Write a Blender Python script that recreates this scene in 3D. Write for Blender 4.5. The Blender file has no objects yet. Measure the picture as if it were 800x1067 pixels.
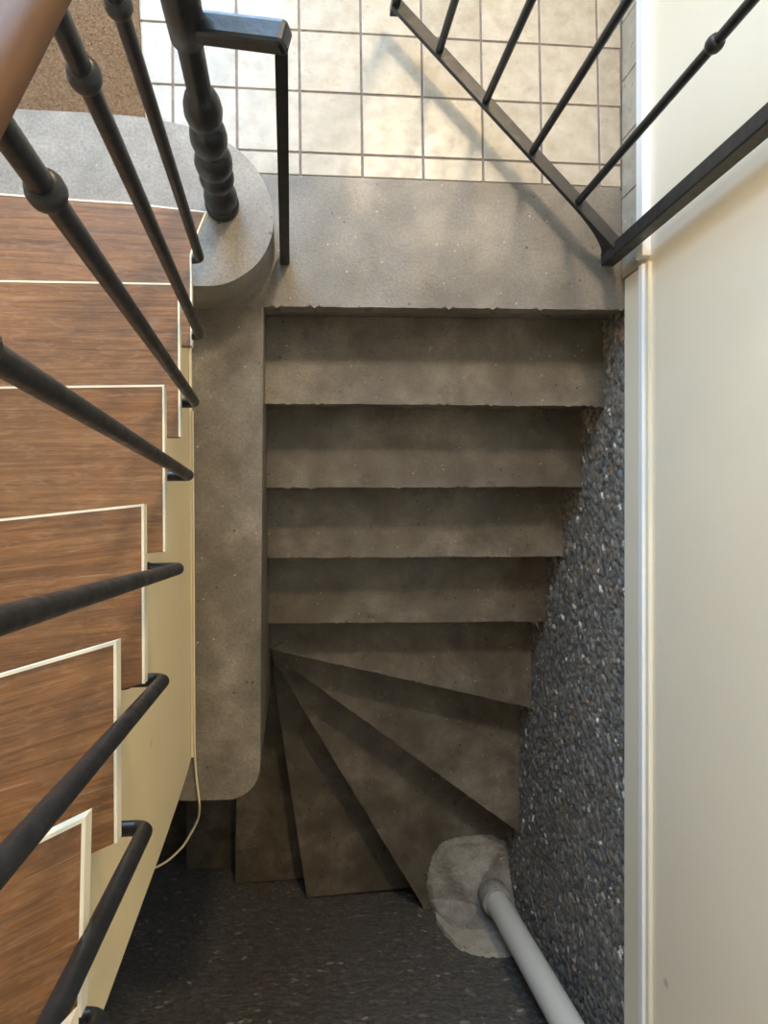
import bpy, bmesh, math, random
import numpy as np
from mathutils import Matrix, Vector

random.seed(7)
rng = np.random.default_rng(7)
SC = bpy.context.scene
COL = SC.collection

# ------------------------------------------------------------------ camera
CAM_Z = 1.98                      # eye height above the landing, metres
R = [[0.99326, 0.01263, -0.11519], [-0.00925, 0.99951, 0.02980], [0.11551, -0.02853, 0.99290]]
cd = bpy.data.cameras.new('camera')
cam = bpy.data.objects.new('camera', cd)
COL.objects.link(cam)
right = Vector((R[0][0], -R[0][1], -R[0][2])).normalized()
back = Vector((-R[2][0], R[2][1], R[2][2])).normalized()
up = back.cross(right).normalized()
right = up.cross(back).normalized()
cam.matrix_world = Matrix(((right.x, up.x, back.x, 0), (right.y, up.y, back.y, 0), (right.z, up.z, back.z, CAM_Z), (0, 0, 0, 1)))
cd.sensor_fit = 'VERTICAL'
cd.sensor_height = 36.0
cd.lens = 850.0 / 1067.0 * 36.0
cd.clip_start = 0.02
SC.camera = cam

# ------------------------------------------------------------------ world, lights, exposure
w = bpy.data.worlds.new('world')
SC.world = w
w.use_nodes = True
w.node_tree.nodes['Background'].inputs[0].default_value = (0.70, 0.82, 1.0, 1)
w.node_tree.nodes['Background'].inputs[1].default_value = 0.6


def area(name, loc, target, sx, sy, energy, col):
    d = bpy.data.lights.new(name, 'AREA')
    d.shape = 'RECTANGLE'; d.size = sx; d.size_y = sy; d.energy = energy; d.color = col
    o = bpy.data.objects.new(name, d)
    COL.objects.link(o)
    o.location = loc
    o.rotation_euler = (Vector(target) - Vector(loc)).to_track_quat('-Z', 'Y').to_euler()
    return o


# daylight through the glazed entrance door at the far end of the hall, cool
area('daylight_door', (-0.50, 2.13, 1.40), (-0.50, 0.4, 0.8), 0.95, 2.5, 125, (0.45, 0.69, 1.0))
# warm ceiling fittings
area('ceiling_light_hall', (0.62, 1.98, 2.50), (0.50, 0.90, 0), 0.28, 0.28, 56, (1.0, 0.80, 0.54))
area('ceiling_light_stairwell', (-0.20, -0.10, 3.12), (-0.20, -0.1, 0), 0.50, 0.50, 4.5, (1.0, 0.80, 0.54))

SC.view_settings.view_transform = 'Standard'
SC.view_settings.look = 'None'
SC.view_settings.exposure = -0.46
SC.view_settings.gamma = 1.0
SC.view_settings.use_curve_mapping = False


# ------------------------------------------------------------------ helpers
def obj(name, me, mat=None, parent=None, loc=None):
    o = bpy.data.objects.new(name, me)
    COL.objects.link(o)
    if mat is not None and me is not None and not me.materials:
        me.materials.append(mat)
    if parent is not None:
        o.parent = parent
    if loc is not None:
        o.location = loc
    return o


def tag(o, label=None, cat=None, group=None, kind=None):
    if label: o['label'] = label
    if cat: o['category'] = cat
    if group: o['group'] = group
    if kind: o['kind'] = kind
    return o


def empty(name, loc=(0, 0, 0)):
    o = bpy.data.objects.new(name, None)
    o.empty_display_size = 0.05
    COL.objects.link(o)
    o.location = loc
    return o


def to_mesh(bm, name, smooth=False):
    bmesh.ops.recalc_face_normals(bm, faces=bm.faces)
    me = bpy.data.meshes.new(name)
    bm.to_mesh(me)
    bm.free()
    if smooth:
        for p in me.polygons: p.use_smooth = True
        me.set_sharp_from_angle(angle=math.radians(52))
    return me


def add_box(bm, x0, x1, y0, y1, z0, z1, bevel=0):
    r = bmesh.ops.create_cube(bm, size=1.0)
    vs = r['verts']
    for v in vs:
        v.co = Vector(((x0 + x1) / 2 + v.co.x * (x1 - x0), (y0 + y1) / 2 + v.co.y * (y1 - y0), (z0 + z1) / 2 + v.co.z * (z1 - z0)))
    if bevel:
        es = list({e for v in vs for e in v.link_edges})
        bmesh.ops.bevel(bm, geom=es, offset=bevel, segments=2, affect='EDGES', profile=0.5)
    return vs


def box(name, x0, x1, y0, y1, z0, z1, mat, parent=None, bevel=0):
    bm = bmesh.new()
    add_box(bm, x0, x1, y0, y1, z0, z1, bevel)
    return obj(name, to_mesh(bm, name), mat, parent)


def add_prism(bm, pts, z0, z1):
    """vertical prism over an XY outline"""
    lo = [bm.verts.new((x, y, z0)) for x, y in pts]
    hi = [bm.verts.new((x, y, z1)) for x, y in pts]
    n = len(pts)
    bm.faces.new(lo[::-1]); bm.faces.new(hi)
    for i in range(n):
        bm.faces.new((lo[i], lo[(i + 1) % n], hi[(i + 1) % n], hi[i]))
    return lo, hi


def bevel_top(bm, hi, off, seg=2):
    hs = set(hi)
    es = [e for e in bm.edges if e.verts[0] in hs and e.verts[1] in hs]
    bmesh.ops.bevel(bm, geom=es, offset=off, segments=seg, affect='EDGES', profile=0.5)


def add_tube(bm, path, radius, seg=12, cap=True):
    """round bar along a list of points; radius a number or a list"""
    P = [Vector(p) for p in path]
    n = len(P)
    rad = radius if isinstance(radius, (list, tuple)) else [radius] * n
    rings = []
    ref = None
    for i in range(n):
        t = (P[min(i + 1, n - 1)] - P[max(i - 1, 0)]).normalized()
        if ref is None:
            ref = t.orthogonal().normalized()
        ref = (ref - t * ref.dot(t)).normalized()
        b = t.cross(ref)
        rings.append([bm.verts.new(P[i] + (ref * math.cos(a) + b * math.sin(a)) * rad[i]) for a in [2 * math.pi * j / seg for j in range(seg)]])
    for i in range(n - 1):
        for j in range(seg):
            bm.faces.new((rings[i][j], rings[i][(j + 1) % seg], rings[i + 1][(j + 1) % seg], rings[i + 1][j]))
    if cap:
        bm.faces.new(rings[0][::-1]); bm.faces.new(rings[-1])


def tube(name, path, radius, mat, parent=None, seg=12):
    bm = bmesh.new()
    add_tube(bm, path, radius, seg)
    return obj(name, to_mesh(bm, name, True), mat, parent)


def add_lathe(bm, cx, cy, prof, seg=28):
    rings = [[bm.verts.new((cx + r * math.cos(2 * math.pi * j / seg), cy + r * math.sin(2 * math.pi * j / seg), z)) for j in range(seg)] for r, z in prof]
    for i in range(len(prof) - 1):
        for j in range(seg):
            bm.faces.new((rings[i][j], rings[i][(j + 1) % seg], rings[i + 1][(j + 1) % seg], rings[i + 1][j]))
    bm.faces.new(rings[0][::-1]); bm.faces.new(rings[-1])


def add_beam(bm, p, q, wid, hei, bevel=0.0):
    """rectangular bar from p to q; hei along the direction nearest to Z"""
    p, q = Vector(p), Vector(q)
    t = (q - p).normalized()
    u = Vector((0, 0, 1)) if abs(t.z) < 0.9 else Vector((0, 1, 0))
    s = t.cross(u).normalized()
    u = s.cross(t).normalized()
    vs = []
    for c in (p, q):
        vs.append([bm.verts.new(c + s * a * wid / 2 + u * b * hei / 2) for a, b in ((-1, -1), (1, -1), (1, 1), (-1, 1))])
    fs = [bm.faces.new(vs[0][::-1]), bm.faces.new(vs[1])]
    for j in range(4):
        fs.append(bm.faces.new((vs[0][j], vs[0][(j + 1) % 4], vs[1][(j + 1) % 4], vs[1][j])))
    if bevel:
        es = list({e for f in fs for e in f.edges})
        bmesh.ops.bevel(bm, geom=es, offset=bevel, segments=2, affect='EDGES', profile=0.5)


# ------------------------------------------------------------------ materials
class NT:
    def __init__(self, name):
        self.m = bpy.data.materials.new(name)
        self.m.use_nodes = True
        self.t = self.m.node_tree
        self.b = self.t.nodes['Principled BSDF']

    def n(self, typ, **kw):
        o = self.t.nodes.new(typ)
        for k, v in kw.items():
            if k in o.inputs.keys(): o.inputs[k].default_value = v
            else: setattr(o, k, v)
        return o

    def l(self, a, b):
        self.t.links.new(a, b)

    def coord(self, scale=(1, 1, 1), rot=(0, 0, 0), gen='Object'):
        tc = self.n('ShaderNodeTexCoord')
        mp = self.n('ShaderNodeMapping')
        mp.inputs['Scale'].default_value = scale
        mp.inputs['Rotation'].default_value = rot
        self.l(tc.outputs[gen], mp.inputs[0])
        return mp.outputs[0]

    def noise(self, vec, scale, detail=4, rough=0.55, dist=0.0):
        o = self.n('ShaderNodeTexNoise')
        o.inputs['Scale'].default_value = scale
        o.inputs['Detail'].default_value = detail
        o.inputs['Roughness'].default_value = rough
        o.inputs['Distortion'].default_value = dist
        self.l(vec, o.inputs['Vector'])
        return o.outputs['Fac']

    def ramp(self, fac, stops):
        o = self.n('ShaderNodeValToRGB')
        e = o.color_ramp.elements
        while len(e) < len(stops): e.new(0.5)
        for i, (p, c) in enumerate(stops):
            e[i].position = p
            e[i].color = (c[0], c[1], c[2], 1) if not isinstance(c, (int, float)) else (c, c, c, 1)
        self.l(fac, o.inputs[0])
        return o.outputs[0]

    def mix(self, fac, a, b, mode='MIX'):
        o = self.n('ShaderNodeMix')
        o.data_type = 'RGBA'; o.blend_type = mode
        for s, v in ((0, fac), (6, a), (7, b)):
            if hasattr(v, 'is_linked'): self.l(v, o.inputs[s])
            elif s == 0: o.inputs[0].default_value = v
            else: o.inputs[s].default_value = (v[0], v[1], v[2], 1)
        return o.outputs[2]

    def spots(self, vec, scale, size, soft=0.04, rand=1.0):
        o = self.n('ShaderNodeTexVoronoi')
        o.inputs['Scale'].default_value = scale
        o.inputs['Randomness'].default_value = rand
        self.l(vec, o.inputs['Vector'])
        return self.ramp(o.outputs['Distance'], [(max(0, size - soft), 1.0), (size + soft, 0.0)])

    def thin(self, vec, spotfac, scale, cut):
        """keep only some of the spots"""
        k = self.ramp(self.noise(vec, scale, 2), [(cut, 0.0), (cut + 0.03, 1.0)])
        return self.mix(1.0, spotfac, k, 'MULTIPLY')

    def bump(self, h, strength, dist=0.01):
        o = self.n('ShaderNodeBump')
        o.inputs['Strength'].default_value = strength
        o.inputs['Distance'].default_value = dist
        self.l(h, o.inputs['Height'])
        self.l(o.outputs[0], self.b.inputs['Normal'])

    def base(self, c):
        if hasattr(c, 'is_linked'): self.l(c, self.b.inputs['Base Color'])
        else: self.b.inputs['Base Color'].default_value = (c[0], c[1], c[2], 1)

    def rough(self, r):
        if hasattr(r, 'is_linked'): self.l(r, self.b.inputs['Roughness'])
        else: self.b.inputs['Roughness'].default_value = r


def concrete(name, c0, c1, c2, scale=7, speck=0.5, rough=(0.38, 0.62), stain=0.55):
    k = NT(name)
    v = k.coord()
    c = k.ramp(k.noise(v, scale, 6, 0.62, 0.3), [(0.3, c0), (0.52, c1), (0.74, c2)])
    fine = k.noise(v, 150, 4, 0.75)
    c = k.mix(0.55, c, k.ramp(fine, [(0.3, 0.25), (0.7, 0.8)]), 'OVERLAY')
    blot = k.ramp(k.noise(v, 2.6, 4, 0.6, 0.6), [(0.36, 0.0), (0.64, 1.0)])
    c = k.mix(k.mix(1.0, blot, (stain, stain, stain), 'MULTIPLY'), c, [q * 0.55 for q in (c0[0], c0[1], c0[2] * 0.9)])
    dark = k.thin(v, k.spots(v, 30, 0.10, 0.05), 19, 0.55)
    c = k.mix(dark, c, [q * 0.28 for q in c0])
    light = k.thin(v, k.spots(v, 50, 0.09, 0.06), 27, 0.55)
    c = k.mix(k.mix(1.0, light, (speck, speck, speck), 'MULTIPLY'), c, (0.62, 0.58, 0.50))
    k.base(c)
    k.rough(k.ramp(k.noise(v, 9, 3), [(0.3, rough[0]), (0.7, rough[1])]))
    k.bump(k.noise(v, 190, 4, 0.7), 0.22, 0.003)
    return k.m


M_LAND = concrete('landing_concrete', (0.115, 0.098, 0.078), (0.175, 0.153, 0.127), (0.235, 0.208, 0.178), 6, 0.7, (0.26, 0.45), 0.22)
M_STEP = concrete('step_concrete', (0.095, 0.074, 0.05), (0.18, 0.15, 0.112), (0.30, 0.262, 0.21), 8, 0.8, (0.24, 0.48), 0.6)
M_PARA = concrete('parapet_concrete', (0.11, 0.092, 0.068), (0.195, 0.168, 0.132), (0.32, 0.288, 0.242), 8, 0.9, (0.32, 0.55), 0.55)
M_BLOCK = concrete('block_concrete', (0.19, 0.165, 0.135), (0.265, 0.235, 0.20), (0.35, 0.315, 0.275), 9, 0.35, (0.42, 0.6), 0.25)
M_SKIM = concrete('skim_mortar', (0.44, 0.40, 0.32), (0.56, 0.51, 0.42), (0.66, 0.61, 0.51), 16, 0.3, (0.7, 0.9), 0.2)
M_MORTAR = concrete('mortar', (0.26, 0.235, 0.20), (0.38, 0.345, 0.30), (0.52, 0.48, 0.42), 14, 0.3, (0.7, 0.9), 0.35)


def tile_mat():
    k = NT('beige_ceramic')
    v = k.coord()
    oi = k.n('ShaderNodeObjectInfo')
    add = k.n('ShaderNodeVectorMath', operation='ADD')
    k.l(v, add.inputs[0]); k.l(oi.outputs['Location'], add.inputs[1])
    v = add.outputs[0]
    c = k.ramp(k.noise(v, 22, 6, 0.65), [(0.3, (0.34, 0.285, 0.21)), (0.55, (0.43, 0.375, 0.295)), (0.75, (0.50, 0.45, 0.37))])
    c = k.mix(k.thin(v, k.spots(v, 45, 0.10, 0.06), 14, 0.58), c, (0.36, 0.27, 0.17))
    r = k.ramp(oi.outputs['Random'], [(0.0, 0.90), (1.0, 1.05)])
    c = k.mix(1.0, c, r, 'MULTIPLY')
    k.base(c)
    k.rough(k.ramp(k.noise(v, 30, 3), [(0.3, 0.25), (0.7, 0.42)]))
    k.bump(k.noise(v, 60, 4, 0.6), 0.10, 0.004)
    return k.m


M_TILE = tile_mat()
g = NT('grout'); g.base(g.ramp(g.noise(g.coord(), 40, 4), [(0.3, (0.16, 0.125, 0.11)), (0.7, (0.27, 0.22, 0.19))])); g.rough(0.9); M_GROUT = g.m


def paint(name, c0, c1, rough, scuffs=True):
    k = NT(name)
    v = k.coord()
    c = k.ramp(k.noise(v, 1.8, 4), [(0.3, c0), (0.7, c1)])
    if scuffs:
        vs = k.coord((30, 9, 7))
        s = k.thin(v, k.spots(vs, 1.6, 0.13, 0.05), 3.1, 0.60)
        c = k.mix(k.mix(1.0, s, (0.55,) * 3, 'MULTIPLY'), c, (0.33, 0.30, 0.25))
    k.base(c)
    k.rough(rough)
    k.bump(k.noise(v, 45, 3), 0.10, 0.004)
    return k.m


M_WALL = paint('cream_wall_paint', (0.82, 0.715, 0.555), (0.86, 0.765, 0.61), 0.45)
M_CREAM = paint('cream_gloss_paint', (0.78, 0.64, 0.38), (0.84, 0.70, 0.44), 0.38, True)
M_EDGE = paint('cream_edge_paint', (0.72, 0.64, 0.48), (0.84, 0.78, 0.62), 0.45, False)
M_WHITE = paint('white_trunking', (0.80, 0.80, 0.80), (0.86, 0.86, 0.86), 0.32, False)
M_CEIL = paint('ceiling_white', (0.72, 0.69, 0.62), (0.78, 0.75, 0.68), 0.8, False)
M_PIPE = paint('grey_white_pipe', (0.74, 0.73, 0.66), (0.80, 0.79, 0.72), 0.42, False)
M_CABLE = paint('cable_ivory', (0.60, 0.52, 0.34), (0.64, 0.56, 0.38), 0.5, False)


def iron():
    k = NT('black_painted_iron')
    v = k.coord()
    k.base(k.ramp(k.noise(v, 24, 5), [(0.35, (0.005, 0.006, 0.008)), (0.75, (0.015, 0.016, 0.019))]))
    k.rough(k.ramp(k.noise(v, 40, 3), [(0.3, 0.30), (0.7, 0.46)]))
    k.bump(k.noise(v, 60, 4, 0.6), 0.18, 0.004)
    return k.m


M_IRON = iron()


def wood():
    k = NT('worn_stair_wood')
    tc = k.n('ShaderNodeTexCoord'); oi = k.n('ShaderNodeObjectInfo')
    sc = k.n('ShaderNodeVectorMath', operation='SCALE'); sc.inputs[3].default_value = 9.0
    cmb = k.n('ShaderNodeCombineXYZ')
    k.l(oi.outputs['Random'], cmb.inputs[0]); k.l(oi.outputs['Random'], cmb.inputs[1])
    k.l(cmb.outputs[0], sc.inputs[0])
    add = k.n('ShaderNodeVectorMath', operation='ADD')
    k.l(tc.outputs['Object'], add.inputs[0]); k.l(sc.outputs[0], add.inputs[1])
    def mp(s):
        m = k.n('ShaderNodeMapping'); m.inputs['Scale'].default_value = s
        k.l(add.outputs[0], m.inputs[0]); return m.outputs[0]
    grain = k.noise(mp((3.0, 95, 30)), 1.0, 7, 0.70, 0.8)
    c = k.ramp(grain, [(0.28, (0.105, 0.045, 0.017)), (0.46, (0.19, 0.082, 0.028)), (0.62, (0.26, 0.118, 0.041)), (0.82, (0.34, 0.175, 0.072))])
    fig = k.ramp(k.noise(mp((14, 60, 12)), 1.0, 6, 0.68, 2.6), [(0.50, 0.0), (0.64, 1.0)])
    c = k.mix(k.mix(1.0, fig, (0.30,) * 3, 'MULTIPLY'), c, (0.36, 0.225, 0.135))
    wear = k.ramp(k.noise(mp((4, 7, 4)), 1.0, 5, 0.65, 0.6), [(0.48, 0.0), (0.72, 1.0)])
    c = k.mix(k.mix(1.0, wear, (0.50,) * 3, 'MULTIPLY'), c, (0.062, 0.040, 0.030))
    pore = k.ramp(k.noise(mp((22, 420, 60)), 1.0, 3, 0.6, 0.3), [(0.36, 1.0), (0.46, 0.0)])
    c = k.mix(k.mix(1.0, pore, (0.30,) * 3, 'MULTIPLY'), c, (0.050, 0.026, 0.014))
    scr = k.ramp(k.noise(mp((6, 300, 30)), 1.0, 3, 0.5, 0.4), [(0.66, 0.0), (0.72, 1.0)])
    c = k.mix(k.mix(1.0, scr, (0.35,) * 3, 'MULTIPLY'), c, (0.46, 0.34, 0.23))
    k.base(c)
    k.rough(k.ramp(grain, [(0.3, 0.36), (0.7, 0.56)]))
    k.bump(grain, 0.25, 0.003)
    return k.m


M_WOOD = wood()


def rail_wood():
    k = NT('handrail_varnished_wood')
    v = k.coord((30, 3, 3))
    k.base(k.ramp(k.noise(v, 1.5, 5), [(0.3, (0.075, 0.036, 0.016)), (0.7, (0.13, 0.068, 0.032))]))
    k.rough(0.55)
    k.b.inputs['Specular IOR Level'].default_value = 0.08
    return k.m


M_RAIL = rail_wood()


def coir(name, c0, c1):
    k = NT(name)
    v = k.coord()
    k.base(k.ramp(k.noise(v, 160, 4, 0.7), [(0.3, c0), (0.7, c1)]))
    k.rough(0.9)
    return k.m


M_COIR = coir('coir_backing', (0.10, 0.055, 0.025), (0.20, 0.12, 0.06))
M_FIBRE = coir('coir_fibre', (0.12, 0.060, 0.024), (0.40, 0.25, 0.13))


def pebble_mat(name, gain):
    """roughcast: colour of each stone comes from the mesh attribute made with its relief"""
    k = NT(name)
    at = k.n('ShaderNodeAttribute'); at.attribute_name = 'stone'
    v = k.coord()
    f = k.ramp(k.noise(v, 210, 5, 0.8), [(0.3, 0.45), (0.72, 1.35)])
    c = k.mix(1.0, at.outputs['Color'], f, 'MULTIPLY')
    k.base(k.mix(1.0, c, (gain, gain, gain), 'MULTIPLY'))
    k.rough(k.ramp(k.noise(v, 90, 2), [(0.3, 0.35), (0.7, 0.75)]))
    k.bump(k.noise(v, 420, 3, 0.7), 0.5, 0.003)
    return k.m


M_ROUGH = pebble_mat('roughcast_stone', 2.2)

# ------------------------------------------------------------------ the setting
RISE = 0.18
WX = lambda y: 0.842 + 0.0225 * y          # painted right wall, very slightly off square


def struct(o, label=None, cat=None):
    o['kind'] = 'structure'
    if label: o['label'] = label
    if cat: o['category'] = cat
    return o


def skew_wall(name, y0, y1, z0, z1, thick, mat, off=0.0, parent=None, bevel=0):
    bm = bmesh.new()
    lo, hi = add_prism(bm, [(WX(y0) + off, y0), (WX(y0) + off + thick, y0), (WX(y1) + off + thick, y1), (WX(y1) + off, y1)], z0, z1)
    if bevel:
        bmesh.ops.bevel(bm, geom=bm.edges[:], offset=bevel, segments=2, affect='EDGES', profile=0.5)
    return obj(name, to_mesh(bm, name), mat, parent)


# floor slab under the tiles (grout bed) with the tiles as its pieces
floor = struct(box('floor', -1.25, 0.90, 0.880, 2.28, -0.20, -0.003, M_GROUT), 'hall floor of square beige ceramic tiles with dark grout', 'floor')
PITCH, TX0, TY0 = 0.15222, -0.2688, 1.2440
tile_cache = {}


def tile_mesh(wx, wy):
    key = (round(wx, 4), round(wy, 4))
    if key not in tile_cache:
        bm = bmesh.new()
        add_box(bm, -wx / 2, wx / 2, -wy / 2, wy / 2, -0.012, 0.0, 0.0018)
        tile_cache[key] = to_mesh(bm, 'tile')
        tile_cache[key].materials.append(M_TILE)
    return tile_cache[key]


GR = 0.0048
ys = [0.882] + [TY0 + PITCH * j for j in range(-2, 11)]
xs = [-1.25] + [TX0 + PITCH * i for i in range(-6, 8)] + [0.862]
for j in range(len(ys) - 1):
    for i in range(len(xs) - 1):
        a, b, c, d = xs[i] + GR / 2, xs[i + 1] - GR / 2, ys[j] + GR / 2, ys[j + 1] - GR / 2
        if i == len(xs) - 2: b = WX(c) - 0.010
        if d > 2.16: continue
        o = obj('tile', tile_mesh(b - a, d - c), None, floor, ((a + b) / 2, (c + d) / 2, random.uniform(-0.0005, 0.0005)))
        o.rotation_euler = (random.uniform(-.002, .002), random.uniform(-.002, .002), random.uniform(-.002, .002))


# polished concrete edge of the landing, with a chipped nosing
def rough_edge(p, q, n, amp, seed):
    r = random.Random(seed)
    out = []
    px_, py_ = q[0] - p[0], q[1] - p[1]
    L = math.hypot(px_, py_)
    nx, ny = -py_ / L, px_ / L
    w_ = 0.3
    for i in range(n + 1):
        t = i / n
        w_ = 0.55 * w_ + 0.45 * r.random()
        a = amp * (w_ + (1.2 * r.random() if r.random() < 0.06 else 0)) if 0 < i < n else 0
        out.append((p[0] + px_ * t + nx * a, p[1] + py_ * t + ny * a))
    return out


bm = bmesh.new()
edge = rough_edge((-0.056, 0.556), (WX(0.56) - 0.0, 0.566), 90, 0.003, 3)
lo, hi = add_prism(bm, [(-1.25, 0.556)] + edge + [(WX(0.88), 0.882), (-1.25, 0.882)], -0.048, 0.0)
hs = {v for v in hi if v.co.x > -0.057 and v.co.y < 0.6}
bmesh.ops.bevel(bm, geom=[e for e in bm.edges if e.verts[0] in hs and e.verts[1] in hs], offset=0.006, segments=2, affect='EDGES', profile=0.5)
add_prism(bm, [(-0.056, 0.585), (0.90, 0.592), (0.90, 0.882), (-0.056, 0.882)], -RISE - 0.02, -0.046)
add_prism(bm, [(-1.25, 0.556), (-0.056, 0.556), (-0.056, 0.882), (-1.25, 0.882)], -RISE - 0.02, -0.048)
strip = struct(obj('floor_landing_edge', to_mesh(bm, 'landing_edge'), M_LAND), 'worn grey concrete edge of the landing above the basement steps', 'landing')
# painted right wall, with the roughcast wall below landing level set back a little under it
wall_r = struct(skew_wall('wall_right', -1.62, 2.28, 0.0, 3.2, 0.12, M_WALL), 'smooth cream painted wall along the right side of the stairwell', 'wall')


# roughcast wall: a dense sheet with a bump for every stone
STONES = [((0.112, 0.099, 0.086), 44), ((0.076, 0.069, 0.063), 26), ((0.142, 0.127, 0.108), 20), ((0.098, 0.096, 0.094), 14),
          ((0.145, 0.108, 0.080), 8), ((0.22, 0.19, 0.155), 6), ((0.46, 0.42, 0.36), 1.8), ((0.20, 0.115, 0.065), 1.2)]
cols = np.array([s[0] for s in STONES]); wts = np.array([s[1] for s in STONES], float); wts /= wts.sum()


def roughcast(name, U, V, step, n, rmin, rmax, aniso, tilt, seed):
    """returns heights and stone colours on a U x V metre grid"""
    g_ = np.random.default_rng(seed)
    nu, nv = int(U / step) + 1, int(V / step) + 1
    H = np.zeros((nu, nv)); C = np.tile(np.array([0.06, 0.057, 0.054]), (nu, nv, 1))
    cu, cv = g_.random(n) * U, g_.random(n) * V
    rr = rmin + (rmax - rmin) * g_.random(n) ** 2.2
    ci = g_.choice(len(cols), n, p=wts)
    jit = g_.normal(1.0, 0.18, n).clip(0.5, 1.6)
    ang = g_.normal(tilt, 0.5, n)
    hh = rr * g_.uniform(0.45, 1.1, n)
    tp, tq = g_.uniform(-0.45, 0.45, n), g_.uniform(-0.45, 0.45, n)
    for i in range(n):
        a = rr[i] * aniso
        i0, i1 = max(0, int((cu[i] - a) / step)), min(nu, int((cu[i] + a) / step) + 2)
        j0, j1 = max(0, int((cv[i] - a) / step)), min(nv, int((cv[i] + a) / step) + 2)
        if i1 <= i0 or j1 <= j0: continue
        uu = (np.arange(i0, i1) * step - cu[i])[:, None]; vv = (np.arange(j0, j1) * step - cv[i])[None, :]
        ca, sa = math.cos(ang[i]), math.sin(ang[i])
        p = (uu * ca + vv * sa) / a; q = (-uu * sa + vv * ca) / rr[i]
        d2 = p * p + q * q
        h = hh[i] * np.clip(1 - d2, 0, 1) ** 0.35 * (0.75 + tp[i] * p + tq[i] * q)
        sub = H[i0:i1, j0:j1]
        m = (d2 < 1) & (h > sub)
        sub[m] = h[m]
        C[i0:i1, j0:j1][m] = cols[ci[i]] * jit[i]
    H += g_.normal(0, step * 0.06, H.shape)
    return H, C


def sheet(name, P, C, mat):
    nu, nv = P.shape[:2]
    idx = np.arange(nu * nv).reshape(nu, nv)
    f = np.stack([idx[:-1, :-1], idx[1:, :-1], idx[1:, 1:], idx[:-1, 1:]], -1).reshape(-1, 4)
    me = bpy.data.meshes.new(name)
    me.vertices.add(nu * nv); me.vertices.foreach_set('co', P.reshape(-1).astype(np.float32))
    me.loops.add(f.size); me.loops.foreach_set('vertex_index', f.reshape(-1).astype(np.int32))
    me.polygons.add(len(f)); me.polygons.foreach_set('loop_start', (np.arange(len(f)) * 4).astype(np.int32))
    me.polygons.foreach_set('use_smooth', np.ones(len(f), bool))
    me.update(calc_edges=True); me.validate()
    at = me.color_attributes.new('stone', 'FLOAT_COLOR', 'POINT')
    at.data.foreach_set('color', np.concatenate([C, np.ones((nu, nv, 1))], -1).reshape(-1).astype(np.float32))
    me.materials.append(mat)
    return me


st = 0.0036
H, Cc = roughcast('rw', 2.20, 1.50, st, 60000, 0.0025, 0.0095, 1.7, -0.9, 11)
nu, nv = H.shape
yy = 0.60 - np.arange(nu)[:, None] * st + np.zeros((1, nv))
zz = 0.0 - np.arange(nv)[None, :] * st + np.zeros((nu, 1))
xw = 0.874 - 0.010 * (0.56 - yy) / 2 - np.minimum(H, 0.02) * 1.25
wall_low = struct(obj('wall_right_roughcast', sheet('roughcast_right', np.stack([xw, yy, zz], -1), Cc, M_ROUGH)),
                  'dark roughcast stone wall under the cream wall beside the basement steps', 'wall')
box('backing', 0.875, 0.97, -1.62, 0.60, -2.75, -0.001, M_GROUT, wall_low)

H, Cc = roughcast('sw', 2.14, 2.30, st, 70000, 0.0026, 0.0085, 1.9, 0.05, 12)
nu, nv = H.shape
xx = 0.88 - np.arange(nu)[:, None] * st + np.zeros((1, nv))
zz = -0.06 - np.arange(nv)[None, :] * st + np.zeros((nu, 1))
yw = -1.492 + np.minimum(H, 0.012) * 0.55
wall_s = struct(obj('wall_south_roughcast', sheet('roughcast_south', np.stack([xx, yw, zz], -1), (Cc.mean((0, 1)) + 0.6 * (Cc - Cc.mean((0, 1)))) * 0.55, M_ROUGH)),  # same roughcast as the right wall; stone colours darkened to paint in its shade
                'rough stone wall with shade darkened into its colour at the foot of the turning basement steps', 'wall')
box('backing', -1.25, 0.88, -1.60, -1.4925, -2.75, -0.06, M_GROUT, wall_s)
struct(box('wall_south', -1.25, 0.84, -1.62, -1.47, -0.06, 3.2, M_WALL), 'cream painted wall above the rough stone at the stairwell end', 'wall')
struct(box('wall_left', -1.37, -1.25, -1.62, 2.28, 0.0, 3.2, M_WALL), 'cream painted wall on the far left of the wooden stairs', 'wall')
struct(box('wall_left_basement', -1.37, -1.25, -1.62, 0.60, -2.75, 0.0, M_GROUT), 'dark unpainted wall at the end of the basement passage', 'wall')
struct(box('ceiling', -1.37, 0.96, -1.62, 2.28, 3.2, 3.3, M_CEIL), 'plain pale ceiling over the stairwell', 'ceiling')
struct(box('floor_basement', -1.25, 0.90, -1.60, 0.60, -2.85, -2.75, M_STEP), 'concrete floor at the foot of the basement steps', 'floor')
# far hall wall with the door opening that lets the daylight in
bm = bmesh.new()
add_box(bm, -1.37, -1.00, 2.16, 2.28, -0.2, 3.2)
add_box(bm, 0.0, 0.96, 2.16, 2.28, -0.2, 3.2)
add_box(bm, -1.00, 0.0, 2.16, 2.28, 2.70, 3.2)
struct(obj('wall_north', to_mesh(bm, 'wall_north'), M_WALL), 'cream hall wall around the bright entrance door opening', 'wall')

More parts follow.
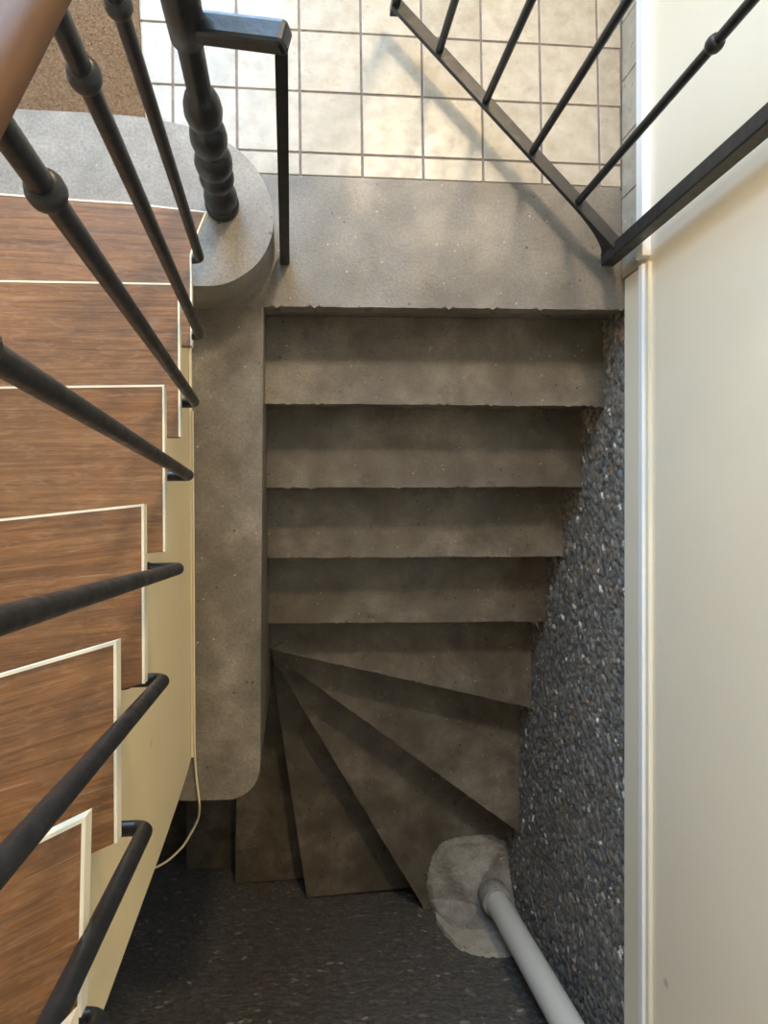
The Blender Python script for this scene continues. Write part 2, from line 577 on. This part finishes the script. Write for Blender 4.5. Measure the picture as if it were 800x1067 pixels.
# tiled skirting along the right wall on the landing
skirt = struct(empty('baseboard_right'), 'beige tile skirting along the cream wall on the landing', 'baseboard')
ytile = [0.645, 0.700] + [0.852 + PITCH * i for i in range(9)]
for i in range(len(ytile) - 1):
    a, b = ytile[i] + 0.0012, ytile[i + 1] - 0.0012
    bm = bmesh.new()
    add_prism(bm, [(WX(a) - 0.008, a), (WX(a) + 0.002, a), (WX(b) + 0.002, b), (WX(b) - 0.008, b)], 0.0015, 0.098)
    bmesh.ops.bevel(bm, geom=bm.edges[:], offset=0.0012, segments=1, affect='EDGES')
    obj('skirting_tile', to_mesh(bm, 'skirting_tile'), M_TILE, skirt)
bm = bmesh.new()
add_prism(bm, [(WX(.645) - 0.0045, .645), (WX(.645) + 0.002, .645), (WX(2.07) + 0.002, 2.07), (WX(2.07) - 0.0045, 2.07)], 0.001, 0.097)
obj('grout_bed', to_mesh(bm, 'grout_bed'), M_GROUT, skirt)

# white cable trunking above the skirting, in two lengths that meet at the gate post
t1 = struct(skew_wall('trim_1', 0.655, 2.155, 0.112, 0.150, 0.022, M_WHITE, -0.020, None, 0.003), 'white cable trunking above the tile skirting on the landing', 'trunking')
t2 = struct(skew_wall('trim_2', -1.46, 0.640, 0.116, 0.140, 0.018, M_WHITE, -0.016, None, 0.003), 'white ledge moulding along the cream wall beside the basement steps', 'moulding')
skew_wall('top_ledge', -1.46, 0.640, 0.1405, 0.158, 0.011, M_EDGE, -0.009, t2, 0.002)

# low concrete wall between the two stairs, rounded at its free end
arc = []
cx, cy, rr_ = -0.150, -0.545, 0.076
for i in range(13):
    a = -math.pi / 2 * (i / 12)
    arc.append((cx + rr_ * math.cos(a), cy + rr_ * math.sin(a)))
bm = bmesh.new()
lo, hi = add_prism(bm, [(-0.330, 0.556), (-0.330, -0.615), (-0.240, -0.619)] + [(x, y) for x, y in arc[::-1]] + [(-0.066, 0.0), (-0.0555, 0.556)], -2.75, 0.0)
hs = set(hi)
bmesh.ops.bevel(bm, geom=[e for e in bm.edges if e.verts[0] in hs and e.verts[1] in hs and min(v.co.y for v in e.verts) < 0.5 and max(v.co.x for v in e.verts) > -0.3], offset=0.006, segments=2, affect='EDGES', profile=0.5)
para = struct(obj('wall_parapet', to_mesh(bm, 'parapet'), M_PARA), 'grey concrete dividing wall with rounded end between wooden stairs and basement steps', 'wall')

# ------------------------------------------------------------------ basement steps
stair = empty('basement_staircase', (0.4, 0.556, -2.0))
tag(stair, 'grey concrete winding steps going down to the dark basement', 'staircase')
NOSE = {  # nosing lines (left end, right end) in metres
    0: ((-0.110, 0.556), (0.875, 0.566)),
    1: ((-0.110, 0.349), (0.875, 0.347)),
    2: ((-0.110, 0.137), (0.872, 0.135)),
    3: ((-0.110, -0.067), (0.870, -0.076)),
    4: ((-0.110, -0.284), (0.868, -0.301)),
    5: ((-0.110, -0.384), (0.866, -0.632)),
    6: ((-0.110, -0.403), (0.866, -1.146)),
    7: ((-0.100, -0.430), (0.520, -1.490)),
    8: ((-0.090, -0.445), (0.058, -1.490)),
    9: ((-0.228, -0.618), (-0.245, -1.490)),
    10: ((-0.465, -0.618), (-0.472, -1.490)),
    11: ((-0.70, -0.618), (-0.70, -1.490)),
    12: ((-0.94, -0.618), (-0.94, -1.490)),
}


def shift(seg, d):
    """move a nosing line back under the step above it by d"""
    (ax, ay), (bx, by) = seg
    L = math.hypot(bx - ax, by - ay)
    nx, ny = -(by - ay) / L, (bx - ax) / L
    return ((ax + nx * d, ay + ny * d), (bx + nx * d, by + ny * d))


def clampxy(p):
    return (min(p[0], 0.880), max(p[1], -1.497))


for k in range(1, 13):
    z = -k * RISE
    bm = bmesh.new()
    for off, zt, zb, chip in ((0.0, z, z - 0.045, 1), (0.016, z - 0.044, z - RISE - 0.03, 0)):
        f = shift(NOSE[k], off)
        b = shift(NOSE[k - 1], 0.03)
        front = [clampxy(p) for p in rough_edge(f[0], f[1], 90, 0.004 if k < 8 else 0.002, k)] if chip else [clampxy(f[0]), clampxy(f[1])]
        outline = list(front)
        if k == 7: outline += [(0.880, -1.497)]
        outline += [clampxy(b[1]), clampxy(b[0])]
        if k == 9: outline += [(-0.078, -0.618)]
        lo, hi = add_prism(bm, outline, zb, zt)
        if chip: bevel_top(bm, hi, 0.005, 2)
    bmesh.ops.triangulate(bm, faces=[f_ for f_ in bm.faces if len(f_.verts) > 4])
    s = obj('step', to_mesh(bm, 'step'), M_STEP)
    s.parent = stair
    s.matrix_parent_inverse = Matrix.Translation(-stair.location)

# ------------------------------------------------------------------ mortar patch and pipe in the corner
PX, PY = 0.757, -1.372
zb = -7 * RISE
n = 60
outl = [(0.868, -1.30), (0.860, -1.235), (0.80, -1.205), (0.723, -1.200), (0.640, -1.208), (0.585, -1.225), (0.550, -1.275), (0.533, -1.330), (0.522, -1.391), (0.535, -1.45), (0.548, -1.493), (0.872, -1.493)]


def inside_dist(x, y):
    """distance to the left and upper border of the patch, walls not counted"""
    best = 9; c = False
    m = len(outl)
    for i in range(m):
        (ax, ay), (bx, by) = outl[i], outl[(i + 1) % m]
        if (ay > y) != (by > y) and x < (bx - ax) * (y - ay) / (by - ay) + ax: c = not c
        if i < 10:
            t = max(0, min(1, ((x - ax) * (bx - ax) + (y - ay) * (by - ay)) / ((bx - ax) ** 2 + (by - ay) ** 2)))
            best = min(best, math.hypot(x - ax - t * (bx - ax), y - ay - t * (by - ay)))
    return best if c else -1


bm = bmesh.new()
grid = {}
for i in range(n + 1):
    for j in range(n + 1):
        x = 0.52 + (0.872 - 0.52) * i / n; y = -1.4925 + (1.4925 - 1.195) * j / n
        d = inside_dist(x, y)
        if d < 0: continue
        lip = max(0.0, min(1.0, (-1.435 - y) / 0.045)); lip = lip * lip * (3 - 2 * lip)
        h = 0.022 * min(1, d / 0.02) + 0.62 * max(0, d - 0.04) + 0.16 * lip * min(1, d / 0.05)
        h += 0.006 * math.sin(x * 47 + y * 31) + random.uniform(-0.003, 0.003)
        grid[i, j] = bm.verts.new((x, y, zb + max(0.004, min(h, 0.24))))
for (i, j) in list(grid):
    q = [(i, j), (i + 1, j), (i + 1, j + 1), (i, j + 1)]
    if all(t in grid for t in q): bm.faces.new([grid[t] for t in q])
bnd = [e for e in bm.edges if e.is_boundary]
ext = bmesh.ops.extrude_edge_only(bm, edges=bnd)
for v in [q for q in ext['geom'] if isinstance(q, bmesh.types.BMVert)]: v.co.z = zb - 0.002
bmesh.ops.delete(bm, geom=[v for v in bm.verts if not v.link_faces], context='VERTS')
patch = tag(obj('mortar_patch', to_mesh(bm, 'mortar_patch', True), M_MORTAR), 'rough pale mortar mound filling the corner round the foot of the pipe', 'mortar')
sk = [(0.545, -1.25), (0.549, -1.15), (0.562, -1.05), (0.578, -0.985), (0.596, -0.935), (0.632, -0.90), (0.675, -0.878), (0.72, -0.866), (0.80, -0.872), (0.862, -0.868), (0.862, -1.25)]
sk2 = []
for i in range(len(sk)):
    (ax, az), (bx, bz) = sk[i], sk[(i + 1) % len(sk)]
    for q in range(4):
        sk2.append((ax + (bx - ax) * q / 4 + random.uniform(-.004, .004), az + (bz - az) * q / 4 + random.uniform(-.004, .004)))
bm = bmesh.new()
A = [bm.verts.new((x, -1.4915, z)) for x, z in sk2]
B = [bm.verts.new((0.715 + (x - 0.715) * 0.985, -1.474, -1.06 + (z + 1.06) * 0.985)) for x, z in sk2]
bm.faces.new(A); bm.faces.new(B[::-1])
for i in range(len(A)): bm.faces.new((A[i], B[i], B[(i + 1) % len(A)], A[(i + 1) % len(A)]))
bmesh.ops.triangulate(bm, faces=[f_ for f_ in bm.faces if len(f_.verts) > 4])
obj('wall_skim', to_mesh(bm, 'wall_skim'), M_SKIM, patch)

pipe = empty('drain_pipe', (PX, PY, -1.08))
tag(pipe, 'pale grey vertical pipe rising in the dark corner of the basement steps', 'pipe')
bm = bmesh.new(); add_lathe(bm, 0, 0, [(0.044, -0.05), (0.044, 2.30 + 1.08)], 32)
obj('pipe_shaft', to_mesh(bm, 'pipe_shaft', True), M_PIPE, pipe)
bm = bmesh.new(); add_lathe(bm, 0, 0, [(0.050, -0.04), (0.057, -0.03), (0.058, 0.045), (0.055, 0.055), (0.0445, 0.058)], 32)
obj('collar', to_mesh(bm, 'pipe_collar', True), M_MORTAR, pipe)

# ------------------------------------------------------------------ wooden staircase
ws = empty('wooden_staircase', (-0.6, 0.7, 0.0))
tag(ws, 'worn brown wooden stairs with cream edges rising on the left from a concrete first step', 'staircase')


def wpart(name, me, mat, parent=ws):
    o = obj(name, me, mat)
    o.parent = parent
    o.matrix_parent_inverse = Matrix.Translation(-ws.location)
    return o


# concrete first step with the rounded end that carries the newel
o1 = [(-1.249, 0.550), (-0.206, 0.549), (-0.144, 0.550), (-0.098, 0.572), (-0.060, 0.604), (-0.036, 0.648), (-0.026, 0.697), (-0.034, 0.752), (-0.058, 0.806), (-0.088, 0.841), (-0.125, 0.870), (-0.180, 0.893), (-0.245, 0.910), (-0.345, 0.921), (-0.60, 0.923), (-1.249, 0.925)]


def smooth_poly(pts, it=2):
    for _ in range(it):
        out = []
        m = len(pts)
        for i in range(m):
            p, q = pts[i], pts[(i + 1) % m]
            if i in (m - 1,) or min(p[0], q[0]) < -1.2:
                out += [p] if p not in out else []
                out += [q] if q not in out else []
                continue
            out += [(p[0] * .75 + q[0] * .25, p[1] * .75 + q[1] * .25), (p[0] * .25 + q[0] * .75, p[1] * .25 + q[1] * .75)]
        pts = out
    return pts


bm = bmesh.new()
lo, hi = add_prism(bm, smooth_poly(o1), 0.001, RISE)
bevel_top(bm, hi, 0.006)
wpart('starting_step', to_mesh(bm, 'starting_step'), M_BLOCK)
ws.children[-1]['label'] = 'pale concrete first step with a rounded end'

LX = -1.249
TX = -0.189
TREADS = {  # height index: front edge from left to right, then the end of the board
    2: ([(LX, 0.675), (-0.60, 0.664), (-0.40, 0.655), (-0.30, 0.652), (-0.22, 0.645), (-0.160, 0.640)], [(-0.178, 0.595), (TX, 0.555), (TX, 0.376)]),
    3: ([(LX, 0.434), (TX, 0.440)], [(TX, 0.175)]),
    4: ([(LX, 0.215), (-0.43, 0.224), (TX, 0.229)], [(TX, -0.021)]),
    5: ([(LX, -0.065), (TX, 0.041)], [(TX, -0.186)]),
    6: ([(LX, -0.40), (-0.187, -0.113)], [(-0.187, -0.322)]),
    7: ([(LX, -0.72), (-0.176, -0.239)], [(-0.180, -0.400)]),
    8: ([(LX, -1.42), (-0.142, -0.310)], [(-0.144, -0.47)]),
}
BACKL = {2: 0.376, 3: 0.175, 4: -0.10, 5: -0.44, 6: -0.76, 7: -1.14, 8: -1.465}
TH = 0.020
for k, (front, end) in TREADS.items():
    z = k * RISE
    bm = bmesh.new()
    add_prism(bm, front + end + [(LX, BACKL[k])], z - TH, z)
    ang = math.atan2(front[-1][1] - front[0][1], front[-1][0] - front[0][0])
    unrot = Matrix.Rotation(-ang, 4, 'Z')
    me = to_mesh(bm, 'tread'); me.transform(unrot)
    t = wpart('tread', me, M_WOOD)
    t.rotation_euler = (0, 0, ang)
    # cream painted edging along the front and the free end
    path = front + end
    ew = 0.0032
    off = []
    m = len(path)
    for i, p in enumerate(path):
        a = path[max(i - 1, 0)]; b = path[min(i + 1, m - 1)]
        nrm = Vector((0, 0))
        for (u_, v_) in ((a, p), (p, b)):
            d = Vector((v_[0] - u_[0], v_[1] - u_[1]))
            if d.length > 1e-6:
                d.normalize(); nrm += Vector((-d.y, d.x))
        nrm.normalize()
        c = 1.0
        if 0 < i < m - 1:
            d1 = Vector((p[0] - a[0], p[1] - a[1])).normalized()
            c = max(0.5, abs(Vector((-d1.y, d1.x)).dot(nrm)))
        off.append((p[0] + nrm.x * ew / c, p[1] + nrm.y * ew / c))
    bm = bmesh.new()
    inner = [bm.verts.new((x, y, zz_)) for x, y in path for zz_ in (z - TH - 0.002, z + 0.0006)]
    outer = [bm.verts.new((x, y, zz_)) for x, y in off for zz_ in (z - TH - 0.002, z + 0.0006)]
    for i in range(m - 1):
        for A, B in ((inner, outer),):
            a0, a1, b0, b1 = A[2 * i], A[2 * i + 1], A[2 * i + 2], A[2 * i + 3]
            c0, c1, d0, d1 = B[2 * i], B[2 * i + 1], B[2 * i + 2], B[2 * i + 3]
            bm.faces.new((c0, d0, d1, c1)); bm.faces.new((a1, c1, d1, b1)); bm.faces.new((a0, b0, d0, c0)); bm.faces.new((a0, a1, b1, b0))
    bm.faces.new((inner[0], outer[0], outer[1], inner[1])); bm.faces.new((inner[-2], inner[-1], outer[-1], outer[-2]))
    me = to_mesh(bm, 'painted_edge'); me.transform(unrot)
    wpart('painted_edge', me, M_EDGE, t)
    t.children[-1].matrix_parent_inverse = Matrix.Identity(4)
    # riser under the front edge
    bm = bmesh.new()
    f = [(x, y - (0.056 if k < 6 else 0.085)) for x, y in (front[0], front[-1])]
    xr = -0.232
    tt = (xr - f[0][0]) / (f[1][0] - f[0][0])
    fr = (xr, f[0][1] + (f[1][1] - f[0][1]) * tt)
    add_prism(bm, [f[0], fr, (fr[0], fr[1] - 0.016), (f[0][0], f[0][1] - 0.016)], z - RISE + 0.0005, z - TH - 0.0005)
    wpart('riser', to_mesh(bm, 'riser'), M_CREAM)

# the flight goes on turning right, over the far end of the stairwell, behind the viewer
UP = {9: ((-0.150, -0.40), (-1.05, -1.46)), 10: ((-0.120, -0.46), (-0.42, -1.46)), 11: ((-0.060, -0.50), (0.08, -1.46)),
      12: ((0.170, -0.50), (0.31, -1.46)), 13: ((0.400, -0.50), (0.46, -1.46)), 14: ((0.620, -0.50), (0.64, -1.46)), 15: ((0.825, -0.50), (0.80, -1.46))}
for k in range(9, 15):
    (ax, ay), (bx, by) = UP[k]
    (cx_, cy_), (dx_, dy_) = UP[k + 1]
    z = k * RISE
    bm = bmesh.new()
    add_prism(bm, [(ax, ay), (bx, by)] + ([(-0.42, -1.4605)] if k == 9 else []) + [(dx_ + 0.015, dy_), (cx_ + 0.015, cy_)], z - TH, z)
    wpart('tread', to_mesh(bm, 'tread'), M_WOOD)
    bm = bmesh.new()
    add_prism(bm, [(ax + 0.05, ay), (bx + 0.05, by), (bx + 0.066, by), (ax + 0.066, ay)], z - RISE + 0.0005, z - TH - 0.0005)
    wpart('riser', to_mesh(bm, 'riser'), M_CREAM)

# cream side panel under the treads; it steps up with them and ends at an upright corner
XP = -0.234
ypts = [(0.548, 0.002), (0.548, 2 * RISE - TH - .003)]
fy = {k: TREADS[k][0][-1][1] for k in TREADS}
for k in range(3, 9):
    yb = fy[k] - {6: 0.07, 7: 0.10, 8: 0.18}.get(k, 0.052)
    ypts += [(yb, (k - 1) * RISE - TH - .003), (yb, k * RISE - TH - .003)]
ypts += [(-0.600, 8 * RISE - TH - .003), (-0.583, 0.90), (-0.562, 0.45), (-0.548, 0.25), (-0.530, 0.07), (-0.524, 0.002)]
bm = bmesh.new()
A = [bm.verts.new((XP, y, z)) for y, z in ypts]
B = [bm.verts.new((XP - 0.025, y, z)) for y, z in ypts]
bm.faces.new(A); bm.faces.new(B[::-1])
for i in range(len(ypts)):
    j = (i + 1) % len(ypts)
    bm.faces.new((A[i], B[i], B[j], A[j]))
es = [e for e in bm.edges if all(v.co.x > XP - 0.001 and v.co.y < -0.5 for v in e.verts)]
bmesh.ops.bevel(bm, geom=es, offset=0.008, segments=3, affect='EDGES', profile=0.5)
bmesh.ops.triangulate(bm, faces=[f_ for f_ in bm.faces if len(f_.verts) > 4])
wpart('side_panel', to_mesh(bm, 'side_panel'), M_CREAM)
bm = bmesh.new()
add_prism(bm, [(LX, -0.590), (XP - 0.026, -0.590), (XP - 0.026, -0.560), (LX, -0.560)], 0.002, 8 * RISE - TH - .003)
wpart('return_panel', to_mesh(bm, 'return_panel'), M_CREAM)
bm = bmesh.new()
add_box(bm, XP + 0.0005, XP + 0.007, -0.515, 0.546, 0.001, 0.016, 0.002)
wpart('bead', to_mesh(bm, 'bead'), M_EDGE)
# landing under the wooden stairs
struct(box('floor_under_stairs', -1.249, -0.331, -0.60, 0.5555, -0.20, 0.0, M_LAND), 'concrete floor under the wooden stairs', 'floor')

# loose cable hanging from the foot of the panel
cp = [(-0.2245, 0.30, 0.020), (-0.2245, -0.10, 0.021), (-0.225, -0.42, 0.020), (-0.2245, -0.50, 0.018), (-0.222, -0.56, 0.010), (-0.217, -0.61, 0.006), (-0.218, -0.645, -0.015), (-0.226, -0.680, -0.045), (-0.245, -0.718, -0.055), (-0.267, -0.749, -0.055), (-0.308, -0.781, -0.05), (-0.36, -0.79, -0.03), (-0.41, -0.77, 0.0), (-0.42, -0.70, 0.04), (-0.42, -0.598, 0.07)]


def catmull(P, sub=6):
    P = [Vector(p) for p in P]
    Q = [P[0]] + P + [P[-1]]
    out = []
    for i in range(1, len(Q) - 2):
        a, b, c, d = Q[i - 1:i + 3]
        for s in range(sub):
            t = s / sub
            out.append(0.5 * ((2 * b) + (c - a) * t + (2 * a - 5 * b + 4 * c - d) * t * t + (3 * b - a - 3 * c + d) * t ** 3))
    out.append(P[-1])
    return out


tag(tube('cable', catmull(cp), 0.0028, M_CABLE, None, 8), 'thin ivory cable hanging loose past the end of the cream stair panel', 'cable')

# ------------------------------------------------------------------ stair railing
rl = empty('stair_railing', (-0.139, 0.727, RISE))
tag(rl, 'black iron stair railing with turned newel post and wooden handrail', 'railing')


def rpart(name, me, mat, parent=rl):
    o = obj(name, me, mat)
    o.parent = parent
    if parent is rl:
        o.matrix_parent_inverse = Matrix.Translation(-rl.location)
    return o


NX, NY = -0.139, 0.727
prof = [(0.036, 0.1805), (0.037, 0.196), (0.0355, 0.204), (0.031, 0.207), (0.0335, 0.214), (0.0355, 0.230), (0.034, 0.248), (0.028, 0.264), (0.0225, 0.276), (0.0215, 0.290),
        (0.023, 0.294), (0.030, 0.303), (0.0345, 0.318), (0.0350, 0.330), (0.0325, 0.344), (0.0265, 0.352), (0.031, 0.361), (0.036, 0.381), (0.0368, 0.398), (0.034, 0.418), (0.028, 0.432),
        (0.0225, 0.437), (0.0265, 0.446), (0.032, 0.466), (0.0342, 0.488), (0.0325, 0.514), (0.027, 0.532), (0.0215, 0.539),
        (0.0255, 0.546), (0.031, 0.564), (0.0332, 0.584), (0.0315, 0.608), (0.0265, 0.630), (0.0225, 0.640), (0.0200, 0.644), (0.0196, 0.800), (0.0192, 1.16)]
bm = bmesh.new(); add_lathe(bm, NX, NY, prof, 32)
newel = rpart('newel_post', to_mesh(bm, 'newel_post', True), M_IRON)
bm = bmesh.new(); add_lathe(bm, NX, NY, [(0.0200, 0.786), (0.0262, 0.793), (0.0270, 0.860), (0.0270, 0.960), (0.0205, 0.968)], 28)
o = rpart('sleeve', to_mesh(bm, 'sleeve', True), M_IRON, newel); o.matrix_parent_inverse = Matrix.Identity(4)
bm = bmesh.new(); add_lathe(bm, NX, NY, [(0.0195, 1.155), (0.034, 1.165), (0.036, 1.185), (0.028, 1.21), (0.010, 1.225)], 28)
o = rpart('cap', to_mesh(bm, 'cap', True), M_IRON, newel); o.matrix_parent_inverse = Matrix.Identity(4)
# latch arm of the gate: out from the newel, then straight down to the landing
bm = bmesh.new(); add_beam(bm, (NX + 0.01, NY - 0.002, 0.820), (0.0045, 0.690, 0.862), 0.037, 0.034, 0.007)
rpart('strike_arm', to_mesh(bm, 'strike_arm'), M_IRON)
bm = bmesh.new()
for (z0, z1, w0, w1) in ((0.0005, 0.862, 0.023, 0.0185),):
    vs = []
    for z, ww, yc in ((z0, w0, 0.674), (z1, w1, 0.690)):
        vs.append([bm.verts.new((-0.0048 + a * ww / 2, yc + b * 0.015, z)) for a, b in ((-1, -1), (1, -1), (1, 1), (-1, 1))])
    bm.faces.new(vs[0][::-1]); bm.faces.new(vs[1])
    for j in range(4): bm.faces.new((vs[0][j], vs[0][(j + 1) % 4], vs[1][(j + 1) % 4], vs[1][j]))
bmesh.ops.bevel(bm, geom=bm.edges[:], offset=0.003, segments=2, affect='EDGES')
rpart('strike_bar', to_mesh(bm, 'strike_bar'), M_IRON)

BX, BR = -0.169, 0.0092
HR = lambda y: 1.425 + 0.84 * (0.355 - y)         # handrail height over the flight
BAL = [(0.547, 0.361, 1.135), (0.393, 0.372, 1.275), (0.247, 0.460, 1.385), (0.106, 0.556, 1.520), (-0.047, 0.694, 1.60), (-0.190, 0.852, 1.73), (-0.338, 0.990, 1.86), (-0.424, 1.219, 1.98)]


def collar_mesh():
    bm = bmesh.new()
    add_lathe(bm, 0, 0, [(0.009, -0.015), (0.0115, -0.0135), (0.0142, -0.006), (0.0145, 0.004), (0.0125, 0.012), (0.009, 0.014)], 18)
    return to_mesh(bm, 'collar', True)


COLLAR = collar_mesh()
for i, (y, z, zc) in enumerate(BAL):
    xw_ = TX + 0.0045 if i < 2 else XP
    p = []
    for s in range(7):                      # bend from the arm up into the rod
        a = math.pi / 2 * s / 6
        p.append((BX - 0.014 + 0.014 * math.sin(a), y, z + 0.014 - 0.014 * math.cos(a)))
    path = [(xw_, y, z)] + p + [(BX, y, HR(y) - 0.012)]
    b = rpart('baluster', None, None) if False else obj('baluster', to_mesh((lambda bm_: (add_tube(bm_, path, BR, 14), bm_)[1])(bmesh.new()), 'baluster', True), M_IRON)
    b.parent = rl
    b.matrix_parent_inverse = Matrix.Translation(-rl.location)
    c = obj('collar', COLLAR, M_IRON, b, (BX, y, zc))
    bm = bmesh.new()                        # flat leaf-shaped foot plate on the panel
    pl = [(0.0, 0.036), (0.011, 0.018), (0.013, 0.0), (0.011, -0.018), (0.0, -0.036), (-0.011, -0.018), (-0.013, 0.0), (-0.011, 0.018)]
    A = [bm.verts.new((xw_ + 0.0005, y + u_, z + v_)) for u_, v_ in pl]
    B = [bm.verts.new((xw_ + 0.021, y + u_ * 0.8, z + v_ * 0.8)) for u_, v_ in pl]
    bm.faces.new(A[::-1]); bm.faces.new(B)
    for q in range(8): bm.faces.new((A[q], A[(q + 1) % 8], B[(q + 1) % 8], B[q]))
    if i >= 2: obj('foot_plate', to_mesh(bm, 'foot_plate'), M_IRON, b)
    else: bm.free()

# moulded wooden handrail
prof2 = [(-0.018, -0.012), (0.018, -0.012), (0.0215, 0.0), (0.020, 0.012), (0.012, 0.021), (0.0, 0.024), (-0.012, 0.021), (-0.020, 0.012), (-0.0215, 0.0)]
bm = bmesh.new()
rings = []
for (x, y) in [(-0.145, 0.735), (-0.158, 0.66), (-0.168, 0.58), (-0.168, -0.42)]:
    rings.append([bm.verts.new((x + a, y, HR(y) + b)) for a, b in prof2])
for i in range(len(rings) - 1):
    for j in range(len(prof2)):
        bm.faces.new((rings[i][j], rings[i][(j + 1) % len(prof2)], rings[i + 1][(j + 1) % len(prof2)], rings[i + 1][j]))
bm.faces.new(rings[0][::-1]); bm.faces.new(rings[-1])
o = rpart('handrail', to_mesh(bm, 'handrail', True), M_RAIL)
o['label'] = 'varnished brown wooden handrail'

# ------------------------------------------------------------------ gate on the right wall
HX, HY = 0.806, 0.690
EX, EY = 0.262, 1.262
gt = empty('iron_gate', (HX, HY, 0.08))
tag(gt, 'open black iron gate of upright bars hinged on the right wall', 'gate')


def gpart(name, me, mat, parent=gt):
    o = obj(name, me, mat)
    o.parent = parent
    if parent is gt: o.matrix_parent_inverse = Matrix.Translation(-gt.location)
    return o


gd = Vector((EX - HX, EY - HY, 0)).normalized()
ZR = 0.095
bm = bmesh.new(); add_beam(bm, (HX, HY, ZR), (EX, EY, ZR), 0.030, 0.014, 0.002)
gpart('bottom_rail', to_mesh(bm, 'bottom_rail'), M_IRON)
bm = bmesh.new(); add_beam(bm, (HX, HY, 0.93), (EX, EY, 0.93), 0.024, 0.012, 0.002)
gpart('top_rail', to_mesh(bm, 'top_rail'), M_IRON)
bm = bmesh.new(); add_beam(bm, (HX, HY, 0.012), (HX, HY, 0.96), 0.034, 0.034, 0.003)
post = gpart('hinge_post', to_mesh(bm, 'hinge_post'), M_IRON)
bm = bmesh.new(); add_beam(bm, (EX, EY, 0.06), (EX, EY, 0.95), 0.020, 0.020, 0.002)
gpart('end_stile', to_mesh(bm, 'end_stile'), M_IRON)
# curved web where rail and post meet
bm = bmesh.new()
side = Vector((-gd.y, gd.x, 0)) * 0.007
web = [(0.0, -0.080), (0.0, 0.0)] + [(0.15, 0.0)] + [(0.15 - 0.130 * math.sin(a), -0.020 - 0.060 * (1 - math.cos(a))) for a in [math.pi / 2 * i / 7 for i in range(8)]]
A = [bm.verts.new(Vector((HX, HY, ZR)) + gd * u_ + Vector((0, 0, v_)) + side) for u_, v_ in web]
B = [bm.verts.new(Vector((HX, HY, ZR)) + gd * u_ + Vector((0, 0, v_)) - side) for u_, v_ in web]
bm.faces.new(A); bm.faces.new(B[::-1])
for i in range(len(web)): bm.faces.new((A[i], B[i], B[(i + 1) % len(web)], A[(i + 1) % len(web)]))
gpart('gusset', to_mesh(bm, 'gusset'), M_IRON)
L = math.hypot(EX - HX, EY - HY)
for (tx, ty) in ((0.719, 0.817), (0.609, 0.937), (0.502, 1.060), (0.386, 1.172)):
    s = (Vector((tx, ty, 0)) - Vector((HX, HY, 0))).dot(gd)
    p = Vector((HX, HY, 0)) + gd * s
    bm = bmesh.new(); add_tube(bm, [(p.x, p.y, ZR), (p.x, p.y, 0.93)], 0.0090, 12)
    b = gpart('upright_bar', to_mesh(bm, 'upright_bar', True), M_IRON)
    obj('collar', COLLAR, M_IRON, b, (p.x, p.y, 0.735))

# ------------------------------------------------------------------ coir doormat
mx0, mx1, my0, my1 = -1.02, -0.350, 0.935, 1.560
mat_e = empty('doormat', (-0.68, 1.25, 0.0))
tag(mat_e, 'brown coir doormat on the pale floor tiles behind the wooden stairs', 'doormat')
rot = 0.045
mat_e.rotation_euler = (0, 0, rot)
hw, hl = (mx1 - mx0) / 2, (my1 - my0) / 2
bm = bmesh.new(); add_box(bm, -hw, hw, -hl, hl, 0.001, 0.010, 0.002)
obj('backing', to_mesh(bm, 'mat_backing'), M_COIR, mat_e)
nf = 26000
fx = rng.uniform(-hw, hw, nf); fyv = rng.uniform(-hl, hl, nf)
an = rng.uniform(0, 2 * math.pi, nf); ln = rng.uniform(0.004, 0.012, nf); hh = rng.uniform(0.010, 0.020, nf); wd = rng.uniform(0.0005, 0.0011, nf)
ca, sa = np.cos(an), np.sin(an)
P = np.zeros((nf, 3, 3))
P[:, 0] = np.stack([fx - sa * wd, fyv + ca * wd, np.full(nf, 0.009)], -1)
P[:, 1] = np.stack([fx + sa * wd, fyv - ca * wd, np.full(nf, 0.009)], -1)
P[:, 2] = np.stack([np.clip(fx + ca * ln, -hw - .004, hw + .004), np.clip(fyv + sa * ln, -hl - .004, hl + .004), hh], -1)
me = bpy.data.meshes.new('mat_pile')
me.vertices.add(nf * 3); me.vertices.foreach_set('co', P.reshape(-1).astype(np.float32))
me.loops.add(nf * 3); me.loops.foreach_set('vertex_index', np.arange(nf * 3, dtype=np.int32))
me.polygons.add(nf); me.polygons.foreach_set('loop_start', (np.arange(nf) * 3).astype(np.int32))
me.update(calc_edges=True)
o = obj('pile', me, M_FIBRE, mat_e); o['kind'] = 'stuff'
